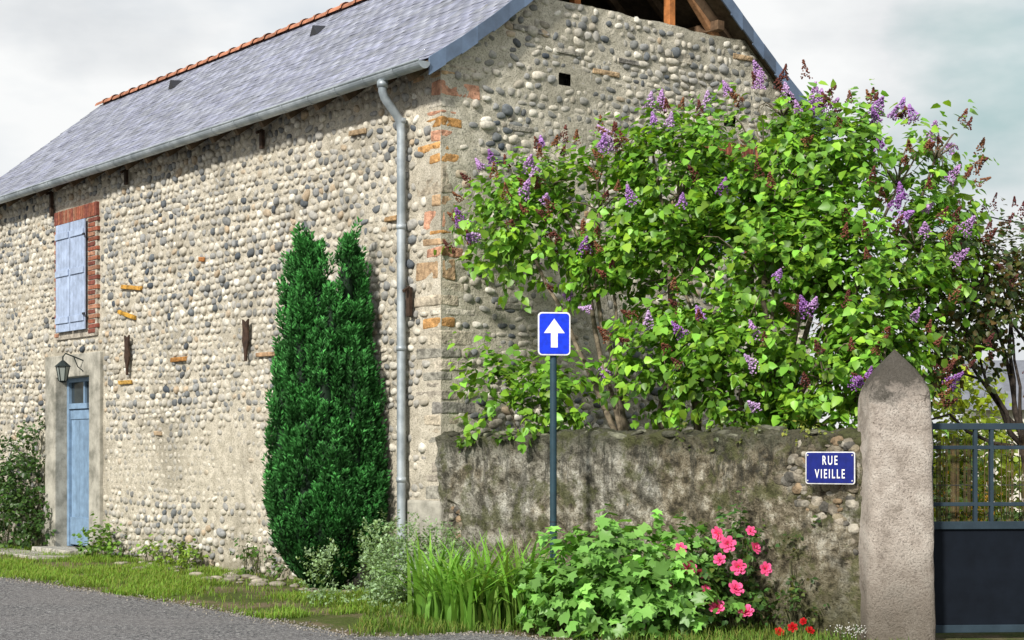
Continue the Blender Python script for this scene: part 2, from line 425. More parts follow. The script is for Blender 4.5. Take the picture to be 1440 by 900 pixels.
pl=MB()
pl.box(-.66,.03,-.035,.4,-.1,.97,jit=.004); pl.build('corner_plinth',m_cement,H,bevel=.03,seg=3)

br=MB()
def bcol(): 
    return tuple(np.array([(.30,.10,.06),(.36,.14,.08),(.22,.07,.05),(.38,.19,.12)][rng.integers(4)])*rng.uniform(.7,1.1))
z=WZ0-.06; k=0
while z<WZ1-.01:
    lr=.31 if k%2 else .22; ll=.10 if k%2 else .14
    br.box(WX1,WX1+lr,-.045,.12,z,z+.055,bcol(),jit=.003)
    br.box(WX0-ll,WX0,-.045,.12,z,z+.055,bcol(),jit=.003); z+=.068; k+=1
x=WX0-.14
while x<WX1+.28:
    br.box(x,x+.058,-.048,.1,WZ1+.005,WZ1+.20,bcol(),jit=.003); x+=.068
y=GW[0]-.05
while y<GW[1]+.05:
    br.box(-.1,.045,y,y+.05,GW[3],GW[3]+.2,bcol(),jit=.003); y+=.06
z=GW[2]
while z<GW[3]-.05:
    br.box(-.1,.04,GW[0]-.12,GW[0],z,z+.055,bcol(),jit=.003); br.box(-.1,.04,GW[1],GW[1]+.12,z,z+.055,bcol(),jit=.003); z+=.068
br.build('window_bricks',m_brick,H,bevel=.005)
jm=MB()
jm.box(WX0-.13,WX1+.28,-.033,.1,WZ0-.1,WZ1+.19,(.42,.38,.32)); jm.build('brick_joints',m_quoin,H)
sh=MB(); bl=(.36,.44,.60)
def leaf_shutter(mb,x0,x1,z0,z1,y):
    n=5; w_=(x1-x0)/n
    for i in range(n):
        mb.box(x0+i*w_+.004,x0+(i+1)*w_-.004,y,y+.025,z0,z1,tuple(np.array(bl)*rng.uniform(.85,1.06)))
    for zz in (z0+.12,z0+.02+(z1-z0)*.5,z1-.22): mb.box(x0+.02,x1-.02,y-.02,y-.001,zz,zz+.09,tuple(np.array(bl)*.95))
mid=(WX0+WX1)/2
leaf_shutter(sh,WX0+.02,mid-.010,WZ0,WZ1-.01,-.09); leaf_shutter(sh,mid+.010,WX1-.01,WZ0,WZ1-.01,-.09)
sh.box(-.12,-.09,GW[0],GW[1],GW[2],GW[3],(.25,.3,.38))
sh.build('shutters',m_paint,H,bevel=.004)
si=MB()
for z in (WZ0+.2,WZ1-.25):
    for x in (WX0-.04,WX1-.02): si.box(x,x+.07,-.125,-.11,z,z+.03,(.03,.03,.035))
si.build('shutter_hinges',m_iron,H)

ds=MB()
ds.box(-10.0,DX0,-.06,.25,-.05,2.86,jit=.006); ds.box(DX1,-8.07,-.06,.25,-.05,2.86,jit=.006); ds.box(DX0,DX1,-.055,.25,DZ,2.857)
ds.build('door_surround',m_cement,H,bevel=.018,seg=3)
stp=MB(); stp.box(DX0-.1,DX1+.1,-.38,.2,-.05,.07,(.42,.40,.35),jit=.01); stp.box(-11.2,-8.0,-1.0,-.42,-.05,.03,(.38,.36,.31),jit=.02)
stp.build('door_step',m_quoin,H,bevel=.015)
do=MB(); db=(.19,.29,.42); yd=.16
do.box(DX0,DX0+.07,yd-.04,yd+.04,.07,DZ,db); do.box(DX1-.07,DX1,yd-.04,yd+.04,.07,DZ,db); do.box(DX0+.07,DX1-.07,yd-.04,yd+.04,DZ-.06,DZ,db)
do.box(DX0+.07,DX1-.07,yd-.045,yd+.04,2.08,2.16,db)
x0,x1=DX0+.075,DX1-.075; n=7; w_=(x1-x0)/n
for i in range(n): do.box(x0+i*w_+.004,x0+(i+1)*w_-.004,yd,yd+.03,.09,2.075,tuple(np.array(db)*rng.uniform(.85,1.1)))
do.box(x0,x1,yd-.02,yd-.001,.1,.5,tuple(np.array(db)*.95)); do.box(x0,x1,yd-.015,yd-.001,1.93,2.06,db)
do.box((x0+x1)/2-.02,(x0+x1)/2+.02,yd-.03,yd+.02,2.16,DZ-.06,db)
do.build('door',m_paint,H,bevel=.004)
t=NT('dark_glass'); m_glass=t.fin((.03,.04,.045),.08,0,.8)
gl=MB(); gl.box(DX0+.07,DX1-.07,yd+.005,yd+.015,2.16,DZ-.06); gl.build('transom_glass',m_glass,H)
hd=MB(); hd.tube([(x1-.1,yd-.02,1.05),(x1-.1,yd-.06,1.05),(x1-.2,yd-.06,1.05)],.01,6,(.05,.05,.05)); hd.build('door_handle',m_iron,H)
la=MB(); lx=-8.62; k_=(.02,.03,.03)
la.tube([(lx,-.06,2.75),(lx,-.2,2.80),(lx,-.32,2.84),(lx,-.36,2.79),(lx,-.36,2.74)],.011,6,k_)
la.tube([(lx,-.06,2.60),(lx,-.14,2.66),(lx,-.2,2.8)],.008,6,k_)
cx_=lx; cy_=-.36
def ring(mb,r0,z0,r1,z1,col):
    vs=[(cx_+r*math.cos(a),cy_+r*math.sin(a),z) for r,z in ((r0,z0),(r1,z1)) for a in [i*math.pi/3 for i in range(6)]]
    mb.add(vs,[(i,(i+1)%6,6+(i+1)%6,6+i) for i in range(6)],col)
ring(la,.11,2.66,.02,2.74,k_); ring(la,.03,2.43,.06,2.45,k_); ring(la,.12,2.655,.11,2.66,k_)
for i in range(6):
    a=i*math.pi/3; la.tube([(cx_+.055*math.cos(a),cy_+.055*math.sin(a),2.45),(cx_+.095*math.cos(a),cy_+.095*math.sin(a),2.66)],.007,5,k_)
la.build('wall_lantern',m_iron,H)
lg=MB(); ring(lg,.052,2.455,.09,2.65,(.5,.5,.45)); t=NT('lantern_glass'); mg2=t.fin((.25,.28,.26),.15,0,.6)
lg.build('lantern_glass',mg2,H)

# roof
X0,X1=-Len-.15,VO
half=[(e-EO,ze(e)) for e in (0,.4,.8,1.2)]+[(RY,zr(RY))]
prof=half+[(W-y,z) for y,z in half[:-1]][::-1]
rb=MB()
for (ya,za),(yb,zb) in zip(prof[:-1],prof[1:]):
    vs=[(x,y,z+dz) for x in (X0+.02,X1-.02) for (y,z,dz) in ((ya,za,-.014),(yb,zb,-.014),(yb,zb,-.06),(ya,za,-.06))]
    rb.add(vs,[(0,1,2,3),(4,7,6,5),(0,4,5,1),(3,2,6,7),(0,3,7,4),(1,5,6,2)],(.10,.075,.05))
for x in np.arange(-Len+.2,0,.6):
    for (ya,za),(yb,zb) in ((half[0],half[3]),(half[3],half[4])):
        for s_ in (0,1):
            fa=(W-ya) if s_ else ya; fb=(W-yb) if s_ else yb
            rb.beam((x,fa,za-.12),(x,fb,zb-.12),.07,.09,(.13,.09,.055))
rb.build('roof_boards',m_wood,H)
sT=[];sM=[];sc=[]
tv=np.array([(x,y,z) for z in (-.5,.5) for x,y in ((-.5,0),(.5,0),(.5,1),(-.5,1))],float)
tf=np.array([(0,3,2,1),(4,5,6,7),(0,1,5,4),(1,2,6,5),(2,3,7,6),(3,0,4,7)])
for side in (0,1):
    e=0;row=0
    while e<RY+EO-.03:
        sl_=math.atan(.62+.1584*min(e+.06,1.2)); z=ze(e)
        y=e-EO; sg=1
        if side: y=W-y; sg=-1
        xx=X0+(.11 if row%2 else 0)
        while xx<X1-.02:
            wd=min(.215,X1-xx); a=sl_-.03+rng.normal(0,.006)
            ln=min(.26,(RY+EO-e)/math.cos(sl_)+.02)
            M=np.array([[wd-.004,0,0],[0,sg*math.cos(a)*ln,-sg*math.sin(a)*.007],[0,math.sin(a)*ln,math.cos(a)*.007]])
            sM.append(M); sT.append((xx+wd/2,y-sg*.012+rng.normal(0,.002),z+.008+rng.uniform(0,.004)))
            g=rng.uniform(.74,1.22); sc.append(np.array((.235,.25,.325))*g*(1,1,rng.uniform(.92,1.06))); xx+=.22
        e+=.118*math.cos(sl_); row+=1
inst_mesh('roof_slates',tv,tf,np.array(sM),np.array(sT),np.array(sc),m_slate,H)
rt=MB(); x=X0
while x<X1:
    x2=min(x+.36,X1+.02); r0=.085; r1=.102; n=8; col=tuple(np.array((.40,.17,.10))*rng.uniform(.65,1.15))
    zc=zr(RY)-.015+rng.uniform(0,.012)
    vs=[]
    for (xx,r) in ((x,r0),(x2-.05,r0),(x2-.05,r1),(x2+.01,r1)):
        for i in range(n+1):
            a=math.pi*i/n; vs.append((xx,RY-r*1.15*math.cos(a),zc+r*math.sin(a)))
    m=n+1
    rt.add(vs,[(j*m+i,j*m+i+1,(j+1)*m+i+1,(j+1)*m+i) for j in range(3) for i in range(n)],col); x+=.36
rt.build('ridge_tiles',m_tile,H)
vg=MB()
for s_ in (0,1):
    for (ya,za),(yb,zb) in zip(half[:-1],half[1:]):
        Ls=math.hypot(yb-ya,zb-za); nn=max(1,round(Ls/.24)); 
        for i in range(nn):
            f0,f1=i/nn,(i+1)/nn
            p=(ya+(yb-ya)*f0,za+(zb-za)*f0); q=(ya+(yb-ya)*f1,za+(zb-za)*f1)
            o=rng.uniform(0,.006); c=tuple(np.array((.11,.16,.25))*rng.uniform(.6,1.25))
            def fy(y): return W-y if s_ else y
            e=.016*(i%2)+rng.uniform(-.006,.006)
            P=[(X1+.004+o,fy(p[0]),p[1]+.02),(X1+.004+o,fy(q[0]),q[1]+.02),(X1+.004+o,fy(q[0]),q[1]-.16+e),(X1+.004+o,fy(p[0]),p[1]-.16+e)]
            Q=[(a-.02,b,c_) for a,b,c_ in P]
            vg.add(P+Q,[(0,1,2,3),(7,6,5,4),(3,2,6,7),(0,4,5,1),(0,3,7,4),(1,5,6,2)],c)
vg.build('verge_slates',m_slate,H)
ve=MB()
for x,y in ((-5.9,2.1),(-10.3,2.15)):
    z=zr(y); a=[(x-.10,y-.02,z+.012),(x+.10,y-.02,z+.012),(x,y-.03,z+.15),(x,y+.2,z+.175)]
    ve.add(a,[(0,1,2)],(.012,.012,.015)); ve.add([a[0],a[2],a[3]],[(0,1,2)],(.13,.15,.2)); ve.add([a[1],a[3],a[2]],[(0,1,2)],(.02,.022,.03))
ve.build('roof_vents',m_slate,H)
gu=MB(); n=10; gy0,gz0,gr=-.33,5.31,.072
def arc(r): return [(gy0-r*math.cos(math.pi*i/n),gz0-r*math.sin(math.pi*i/n)) for i in range(n+1)]
A=arc(gr)+[(gy0+gr-.006,gz0)]+arc(gr-.006)[::-1]
gxs=np.linspace(X0,X1+.03,16); vs=[(x,y,z) for x in gxs for y,z in A]; m=len(A)
gu.add(vs,[(j*m+i,j*m+(i+1)%m,(j+1)*m+(i+1)%m,(j+1)*m+i) for j in range(15) for i in range(m)])
gu.tube([(X0,gy0-gr,gz0+.005),(X1+.03,gy0-gr,gz0+.005)],.012,8)
for xe in (X1+.03,X0):
    e_=arc(gr); gu.add([(xe,y,z) for y,z in e_],[tuple(range(len(e_)))])
for x in np.arange(X0+.3,X1,.55): 
    e_=arc(gr+.006); 
    vs=[(x+dx,y,z) for dx in (0,.03) for y,z in e_]; q=len(e_)
    gu.add(vs,[(i,i+1,q+i+1,q+i) for i in range(q-1)])
gu.build('gutter',m_zinc,H,smooth=False)
dp=MB(); px=-.56
dp.tube([(px,gy0,5.26),(px,gy0,5.14),(px,gy0+.02,5.08),(px,-.17,4.93),(px,-.115,4.86),(px,-.1,4.75),(px,-.1,3.0),(px,-.1,.25)],.045,16,cap=False)
dp.tube([(px,gy0,5.24),(px,gy0,5.18)],.058,14)
for z in (4.84,3.75,2.5,1.15): dp.tube([(px,-.1,z),(px,-.1,z+.05)],.052,16)
dp.build('downpipe',m_zinc,H,smooth=True)
tb=MB(); oc_=(.42,.16,.05)
tb.beam((-.18,3.33,6.24),(-.18,3.33,7.15),.09,.10,oc_)
tb.beam((-.18,4.1,6.27),(-.18,2.95,7.45),.08,.1,(.34,.18,.09))
tb.beam((-.18,1.92,6.24),(-.18,1.92,6.9),.09,.09,oc_)
tb.beam((-.18,.5,zr(.5)-.16),(-.18,RY,zr(RY)-.16),.09,.13,(.12,.08,.05)); tb.beam((-.18,W-.5,zr(.5)-.16),(-.18,RY,zr(RY)-.16),.09,.13,(.12,.08,.05))
for y in (1.5,4.0): tb.beam((-13,y,zr(y)-.24),(-.02,y,zr(y)-.24),.11,.11,(.16,.10,.06))
tb.beam((-2.6,1.6,6.25),(-2.6,W-1.6,6.25),.14,.14,(.14,.1,.06)); tb.beam((-2.6,RY,6.2),(-2.6,RY,7.4),.12,.12,(.14,.1,.06))
tb.build('roof_timbers',m_wood,H,bevel=.006)
ins=MB(); ins.tube([(.08,5.3,5.2),(.08,5.3,5.32)],.035,8,(.7,.7,.68)); ins.tube([(.02,5.3,5.15),(.08,5.3,5.2)],.012,6,(.2,.2,.2)); ins.build('wire_insulator',m_paint,H)

# ------------------------------------------------------------------ garden wall
GA=math.atan2(-.727,.686); GWl=empty('garden_wall',(-.70,16.36,0),GA); GL=5.0
t=NT('old_render'); co=t.coord(); big=t.noise(co,1.1,5,.65,.5); mid=t.noise(co,6,6,.74); fine=t.noise(co,45,4,.75)
cA=t.ramp(mid,[(.38,(.085,.08,.062)),(.45,(.22,.205,.165)),(.53,(.39,.37,.31)),(.62,(.62,.60,.53))])
cB=t.ramp(mid,[(.38,(.055,.048,.034)),(.46,(.165,.14,.095)),(.54,(.32,.28,.205)),(.62,(.58,.54,.44))])
sx=t.n('ShaderNodeSeparateXYZ',Vector=t.n('ShaderNodeTexCoord').outputs['Object'])
c=t.mix(t.rng_(t.math('ADD',big,t.math('MULTIPLY',sx.outputs[0],.03)),.50,.60),cA,cB)
st=t.noise(t.coord((4,4,.9)),1.8,6,.78,.8)
stn=t.math('MULTIPLY',t.ramp(st,[(.48,0),(.58,1)]),t.rng_(sx.outputs[2],.45,1.5))
c=t.mix(t.math('MULTIPLY',stn,.85),c,(.045,.046,.04))
c=t.mix(t.math('MULTIPLY',t.rng_(t.math('ADD',sx.outputs[2],t.math('MULTIPLY',mid,.9)),1.86,2.06),.8),c,(.075,.078,.05))
c=t.mix(t.math('MULTIPLY',t.rng_(t.math('SUBTRACT',sx.outputs[2],t.math('MULTIPLY',mid,.6)),.35,-.12),.75),c,(.085,.085,.04))
moss=t.ramp(t.noise(co,3.3,5,.7),[(.51,0),(.58,.65)]); c=t.mix(moss,c,(.10,.11,.04))
c=t.mix(t.ramp(fine,[(.36,.7),(.47,0)]),c,(.045,.04,.03))
h=t.math('ADD',mid,t.math('MULTIPLY',fine,.6))
t.bump(h,1.0,.06); m_render=t.fin(c,.95,spec=.1)
nx=420; TH=.36
xs=np.linspace(-.06,GL,nx)
hx=1.63+.06*(fbm(xs*1.3,xs*0,61)-.5)+.06*(fbm(xs*6,xs*0,62)-.5)
nf,ntp,nb=120,12,12
P=[]
for i in range(nx):
    h=hx[i]; col_=[]
    for k in range(nf): col_.append((0,-.1+(h+.1-.03)*k/(nf-1),0))
    for k in range(1,ntp):
        f_=k/ntp; col_.append((TH*f_, h-.03+.05*math.sin(math.pi*f_),1))
    for k in range(nb): col_.append((TH,h-.03-(h+.07)*k/(nb-1),2))
    P.append(col_)
P=np.array(P); nc=P.shape[1]; gx=np.repeat(xs[:,None],nc,1); yy=P[:,:,0].copy(); zz=P[:,:,1].copy(); kk=P[:,:,2]
nz1=fbm(gx*2.2,zz*2.2,63,5)-.5; nz2_=fbm(gx*12,zz*14,66,3)-.5
fl=fbm(gx*1.3,zz*1.6,70,5)+.02*(gx-2.5)
patch=np.clip((fl-.53)*22,0,1)
rub=np.abs(fbm(gx*9,zz*13,75,2)-.5)
yy+=np.where(kk==0,-.12*nz1-.045*nz2_+patch*(.024+.06*(.3-rub)),0); zz+=np.where(kk==1,.06*nz2_+.06*(fbm(gx*9,yy*20,68)-.5),0)
yy-=np.where(kk==0,.04*np.clip((.5-zz)/.5,0,1),0)
yy-=np.where(kk==0,.035*np.clip((zz-1.5)/.1,0,1)*(fbm(gx*7,zz*0,77)),0)
np_mesh('rendered_wall',np.stack([gx,yy,zz],-1),gridF(nx,nc)[:, ::-1],None,m_render,GWl,True)
mb=MB(); mb.add([(GL,.0,-.1),(GL,TH,-.1),(GL,TH,1.62),(GL,0,1.62)],[(0,1,2,3)]); mb.build('wall_end',m_render,GWl)
n=2000; U=rng.uniform(.1,4.9,n); Z=rng.uniform(.03,1.56,n)
ex=fbm(U*1.3,Z*1.6,70,5)+.02*(U-2.5)
k=(ex>.55)|((Z>1.50)&(rng.random(n)<.25))|(rng.random(n)<.04); U=U[k];Z=Z[k];ex=ex[k]; n=len(U)
Wd=rng.uniform(.02,.07,n);Hh=Wd*rng.uniform(.45,.8,n);A=rng.normal(0,.3,n)
M=np.zeros((n,3,3)); M[:,0,0]=np.cos(A)*Wd;M[:,0,2]=-np.sin(A)*Hh;M[:,2,0]=np.sin(A)*Wd;M[:,2,2]=np.cos(A)*Hh;M[:,1,1]=Hh*.7
T=np.stack([U,-.12*(fbm(U*2.2,Z*2.2,63,5)-.5)+.028+Hh*.32,Z],1)
colr=np.array([(.28,.24,.17),(.23,.20,.15),(.34,.30,.24),(.17,.16,.14),(.30,.22,.14),(.38,.35,.29)])[rng.integers(0,6,n)]*rng.uniform(.65,1.05,(n,1))
inst_mesh('wall_stones',np.sign(iv)*np.abs(iv)**.8,itf,M,T,colr,m_quoin,GWl,True)
n=120; U=rng.uniform(0,4.95,n); Wd=rng.uniform(.03,.10,n)
M=np.zeros((n,3,3)); aa=rng.uniform(-.3,.3,n); M[:,0,0]=Wd; M[:,1,1]=Wd*.8; M[:,2,2]=Wd*rng.uniform(.25,.4,n); M[:,2,0]=Wd*aa
T=np.stack([U,rng.uniform(.04,.33,n),np.interp(U,xs,hx)+rng.uniform(-.03,.008,n)],1)
inst_mesh('coping_stones',np.sign(iv)*np.abs(iv)**.75,itf,M,T,np.array([(.13,.13,.095)])*rng.uniform(.5,1.7,(n,1)),m_quoin,GWl,True)

# street name sign
SN=empty('street_name_sign',(-.70+.686*4.76-.727*.095, 16.36-.727*4.76-.686*.095,1.34),GA+.28)
def rrect(w_,h_,r,n=5):
    p=[]
    for cx0,cy0,a0 in ((w_/2-r,h_/2-r,0),(-w_/2+r,h_/2-r,90),(-w_/2+r,-h_/2+r,180),(w_/2-r,-h_/2+r,270)):
        for i in range(n+1):
            a=math.radians(a0+90*i/n); p.append((cx0+r*math.cos(a),cy0+r*math.sin(a)))
    return p
def plate(mb,w_,h_,r,y0,y1,col,cz=0):
    p=rrect(w_,h_,r); n=len(p)
    mb.add([(x,y0,z+cz) for x,z in p]+[(x,y1,z+cz) for x,z in p],[tuple(range(n)),tuple(range(2*n-1,n-1,-1))]+[(i,n+i,n+(i+1)%n,(i+1)%n) for i in range(n)],col)
t=NT('enamel'); m_enam=t.fin(t.mix(1,t.attr(),t.ramp(t.noise(t.coord(),20,4),[(.38,.8),(.6,1.05)]),'MULTIPLY'),.35,0,.35)
mb=MB(); plate(mb,.405,.255,.02,-.0,.012,(.7,.7,.7)); plate(mb,.388,.238,.016,-.004,-.001,(.006,.014,.17))
for sx_ in (-.182,.182):
    for sz in (-.1,.1): mb.tube([(sx_,-.004,sz),(sx_,-.010,sz)],.006,8,(.5,.5,.5))
mb.build('plate',m_enam,SN)
t=NT('white_enamel'); m_white=t.fin((.82,.82,.80),.4,0,.3)
def text(s,size,x,z,parent,sx=1):
    cu=bpy.data.curves.new('lettering','FONT'); cu.body=s; cu.size=size; cu.align_x='CENTER'; cu.align_y='CENTER'; cu.extrude=.001; cu.offset=.0012; cu.space_character=1.38
    tmp=bpy.data.objects.new('tmp',cu); scene.collection.objects.link(tmp); bpy.context.view_layer.update()
    me=bpy.data.meshes.new_from_object(tmp); scene.collection.objects.unlink(tmp); bpy.data.objects.remove(tmp)
    ob=link(bpy.data.objects.new('lettering',me),parent); me.materials.clear(); me.materials.append(m_white)
    ob.rotation_euler=(math.pi/2,0,0); ob.location=(x,-.0065,z); ob.scale=(sx,1,1)
text('RUE',.100,-.0,.056,SN,.58); text('VIEILLE',.100,0,-.050,SN,.58)

# gate pillar
t=NT('roughcast'); co=t.coord(); mid=t.noise(co,5,6,.72); fine=t.noise(co,60,4,.8)
c=t.ramp(mid,[(.36,(.36,.31,.265)),(.48,(.56,.49,.43)),(.62,(.72,.65,.58))])
c=t.mix(t.ramp(fine,[(.38,.65),(.47,0)]),c,(.17,.145,.125))
c=t.mix(t.math('MULTIPLY',t.rng_(t.math('ADD',t.z(),t.math('MULTIPLY',mid,.8)),2.24,2.40),.88),c,(.06,.056,.046))
vor=t.n('ShaderNodeTexVoronoi',_feature='DISTANCE_TO_EDGE',Vector=t.mix(.3,co,t.n('ShaderNodeTexNoise',Vector=co,Scale=5.0).outputs['Color']),Scale=1.2)
cr=t.math('MULTIPLY',t.ramp(vor.outputs['Distance'],[(0,1),(.006,0)]),t.ramp(t.noise(co,1.5,3),[(.46,0),(.54,.75)])); c=t.mix(cr,c,(.07,.06,.05))
c=t.mix(t.math('MULTIPLY',t.rng_(t.math('SUBTRACT',t.z(),t.math('MULTIPLY',mid,.8)),.35,-.2),.75),c,(.13,.11,.085))
t.bump(t.math('ADD',mid,fine),1.0,.03); m_pillar=t.fin(c,.95,spec=.1)
def pillar(name,x,y,rz):
    E=empty(name,(x,y,0),rz)
    lev=[(-.1,.27),(0,.27),(.5,.262),(1.0,.254),(1.5,.248),(1.80,.243),(1.90,.238),(1.96,.222),(2.03,.19),(2.10,.145),(2.19,.065),(2.24,.022),(2.26,.006)]
    ns=8; Zs=np.concatenate([np.linspace(-.1,1.88,60),np.linspace(1.89,2.26,24)]); lz=[a for a,b in lev]; lr=[b for a,b in lev]
    ring_=[]
    for a in range(4):
        for k in range(ns):
            f_=k/ns*2-1; p=[(f_,-1),(1,f_),(-f_,1),(-1,-f_)][a]; 
            r=(abs(p[0])**8+abs(p[1])**8)**(-1/8); ring_.append((p[0]*r,p[1]*r))
    m=len(ring_); P=[]
    for z in Zs:
        r=np.interp(z,lz,lr)
        for i,(a,b) in enumerate(ring_):
            n_=float(fbm(np.array(i*.45+3),np.array(z*6.),80))-.5; rr=r*(1+.09*n_); P.append((a*rr,b*rr,z))
    nr=len(Zs); F=[(j*m+i,j*m+(i+1)%m,(j+1)*m+(i+1)%m,(j+1)*m+i) for j in range(nr-1) for i in range(m)]
    np_mesh('shaft',P,F,None,m_pillar,E,True); return E
pillar('gate_pillar',2.975,12.72,.03)
pillar('gate_pillar.001',6.75,13.15,.06)

# gate
G=empty('metal_gate',(3.24,12.80,0),.08); gm=MB(); gc=(.03,.048,.065)
GWd=3.2
gm.box(0,GWd,-.025,.025,1.64,1.69,gc); gm.box(0,GWd,-.02,.02,1.485,1.515,gc); gm.box(0,GWd,-.02,.02,1.04,1.07,gc); gm.box(0,GWd,-.03,.03,.86,.92,gc)
gm.box(0,.05,-.026,.026,.05,1.70,gc); gm.box(GWd-.05,GWd,-.026,.026,.05,1.70,gc)
for xc in np.arange(.38,GWd,.62):
    gm.box(xc,xc+.028,-.022,.022,.90,1.66,gc); gm.box(xc+.13,xc+.158,-.022,.022,.90,1.66,gc)
gm.box(0,GWd,-.03,.03,.05,.11,gc)
gm.build('frame',m_dpaint,G,bevel=.004)
gp=MB(); gp.box(.05,GWd-.05,-.006,.006,.11,.86,(.006,.009,.015))
for x in np.arange(.8,GWd-.1,.8): gp.box(x,x+.02,-.010,-.006,.11,.86,(.005,.008,.013))
gp.build('lower_panel',m_dpaint,G,bevel=.002)
rs=empty('reed_screen',(3.24,12.92,0),.08); mb=MB()
x=0
while x<3.2:
    if rng.random()<.5: mb.box(x,x+.005,-.003,.003,.1,1.58+rng.uniform(-.03,.02),tuple(np.array((.13,.09,.045))*rng.uniform(.3,1.2)))
    x+=.0105
for z in (.5,.9,1.2,1.5): mb.box(0,3.2,-.006,-.004,z,z+.006,(.05,.05,.05))
mb.build('reeds',m_wood,rs)

# one-way sign
OS=empty('one_way_sign',(.36,14.25,0),.12)
mb=MB(); pc=(.02,.05,.07); mb.tube([(0,0,-.05),(0,0,2.33)],.030,20,pc,cap=False)
mb.build('post',m_paint,OS,smooth=True)
mb=MB(); mb.tube([(0,0,2.33),(0,0,2.345)],.032,16,(.02,.03,.04)); mb.tube([(0,0,.85),(0,0,.86)],.032,16,(.02,.03,.04)); mb.build('post_cap',m_paint,OS)
mb=MB(); cz=2.49
plate(mb,.285,.375,.035,-.052,-.040,(.78,.78,.78),cz); plate(mb,.260,.350,.026,-.056,-.0525,(.006,.04,.70),cz)
a=[(-.030,-.12),(.030,-.12),(.030,.005),(.092,.005),(0,.132),(-.092,.005),(-.030,.005)]
mb.add([(x,-.0585,z+cz) for x,z in a],[(0,1,2,6),(3,4,5,6,2)],(.85,.85,.85))
mb.box(-.05,.05,-.038,.035,cz-.12,cz-.09,(.3,.3,.3)); mb.box(-.05,.05,-.038,.035,cz+.06,cz+.09,(.3,.3,.3))
mb.build('plate',m_enam,OS)

# ------------------------------------------------------------------ foliage tools
leaf_v=np.array([(0,0,0),(-.40,.22,.10),(-.34,.62,.05),(0,1.05,-.14),(.34,.62,.05),(.40,.22,.10),(0,.5,-.02)],float)
leaf_f=np.array([(0,6,1),(1,6,2),(2,6,3),(3,6,4),(4,6,5),(5,6,0)])
small_v=np.array([(0,0,0),(-.3,.5,.05),(0,1,-.05),(.3,.5,.05)],float); small_f=np.array([(0,3,2),(0,2,1)])
lob_v=np.array([(0,0,0),(-.5,.12,.05),(-.32,.38,.04),(-.45,.70,-.04),(-.18,.72,.03),(0,1.0,-.12),(.18,.72,.03),(.45,.70,-.04),(.32,.38,.04),(.5,.12,.05),(0,.4,-.05)],float)
lob_f=np.array([(i,10,(i+1)%10)[::-1] for i in range(10)])
def rsph(n):
    v=rng.normal(0,1,(n,3)); return nrm(v)
def foliage(name,blobs,dens,lpt,size,base,tv=leaf_v,tf=leaf_f,mat=m_leaf,parent=None,twig=.22,hue=(1.35,1.1,.7),var=.45,inner=.45,droop=.45,flat=1.0,ground=True,gap=0,lit=0):
    T=[];D=[];N=[];B=[]
    for b in blobs:
        x,y,z,r=b[:4]; dm=b[4] if len(b)>4 else 1
        n=max(3,int(dens*dm*r*r))
        d=rsph(n); rad=r*(inner+(1.08-inner)*rng.random((n,1))**.6); rad*=1+.18*np.sin(d@np.array([[5.],[3.],[4.]])*2+x*7)
        p=np.array((x,y,z))+d*rad*np.array((1,1,flat))
        if ground: k=p[:,2]>.03; p=p[k];d=d[k]
        if gap:
            g=fbm(p[:,0]*2.6+7,p[:,2]*2.6+p[:,1]*1.1,201,3); k=g>gap+.05*rng.normal(0,1,len(p)); p=p[k];d=d[k]
        td=nrm(d*.9+np.array((0,0,.45))+rng.normal(0,.45,p.shape))
        tl=twig*rng.uniform(.6,1.6,(len(p),1))
        shade=rng.uniform(.66,1.22,(len(p),1))
        for j in range(lpt):
            f_=(j+.5)/lpt; q=p+td*tl*f_
            pr=nrm(np.cross(td,rsph(len(p)))); ld=nrm(pr*.9+td*.5+np.array((0,0,-droop)))
            T.append(q+pr*size*.15); D.append(ld); N.append(nrm(np.array((0,-.15,1.))+d*.5+rng.normal(0,.45,p.shape)))
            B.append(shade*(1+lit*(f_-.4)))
    T=np.concatenate(T);D=np.concatenate(D);N=np.concatenate(N);B=np.concatenate(B); n=len(T)
    if ground: T[:,2]=np.maximum(T[:,2],.015)
    sz=size*rng.uniform(.55,1.3,n)
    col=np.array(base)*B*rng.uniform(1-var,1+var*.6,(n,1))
    h=rng.random((n,1))**2; col=col*(1-h)+col*np.array(hue)*h
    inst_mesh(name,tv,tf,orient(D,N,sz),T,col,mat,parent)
def branches(mb,base,targets,r0,col,n=6,wob=.12,r1=.006):
    for t_ in targets:
        a=np.array(base,float); b=np.array(t_,float); pts=[]
        w1=rng.normal(0,wob,3)
        for i in range(n+1):
            f_=i/n; p=a+(b-a)*f_; p=p+w1*math.sin(math.pi*f_)+rng.normal(0,wob*.18,3)*(0<i<n)
            p[2]+=.12*math.sin(math.pi*f_)
            pts.append(p)
        mb.tube(pts,[r0+(r1-r0)*(i/n)**.8 for i in range(n+1)],6,tuple(np.array(col)*rng.uniform(.8,1.2)))

# lilac
LT=empty('lilac_tree')
LB=[(.08,16.05,3.66,.46),(.85,15.8,3.78,.52),(1.58,15.6,3.90,.60),(2.34,15.5,4.05,.62),(3.05,15.2,3.78,.68),(3.55,15.05,3.90,.44),
    (.95,15.6,3.13,.36,.8),(1.59,15.3,3.02,.64),(2.41,15.1,3.0,.80),(3.12,14.9,2.79,.70),(1.45,15.2,2.30,.42,.8),(2.12,14.9,2.14,.54),(2.79,14.6,2.10,.54),(3.22,14.4,2.10,.38),
    (2.55,15.4,4.62,.22,.9),(1.35,15.7,4.32,.22,.9),(3.2,15.2,4.28,.26,.9),(.35,16.0,4.05,.20,.8),(3.72,15.0,3.3,.44,.9),(3.88,15.0,4.15,.20,.7),
    (-.12,16.1,2.08,.26,.9),(.45,15.7,1.93,.30,.9),(.15,15.9,1.8,.2,.8),(-.38,16.25,1.62,.1,1)]
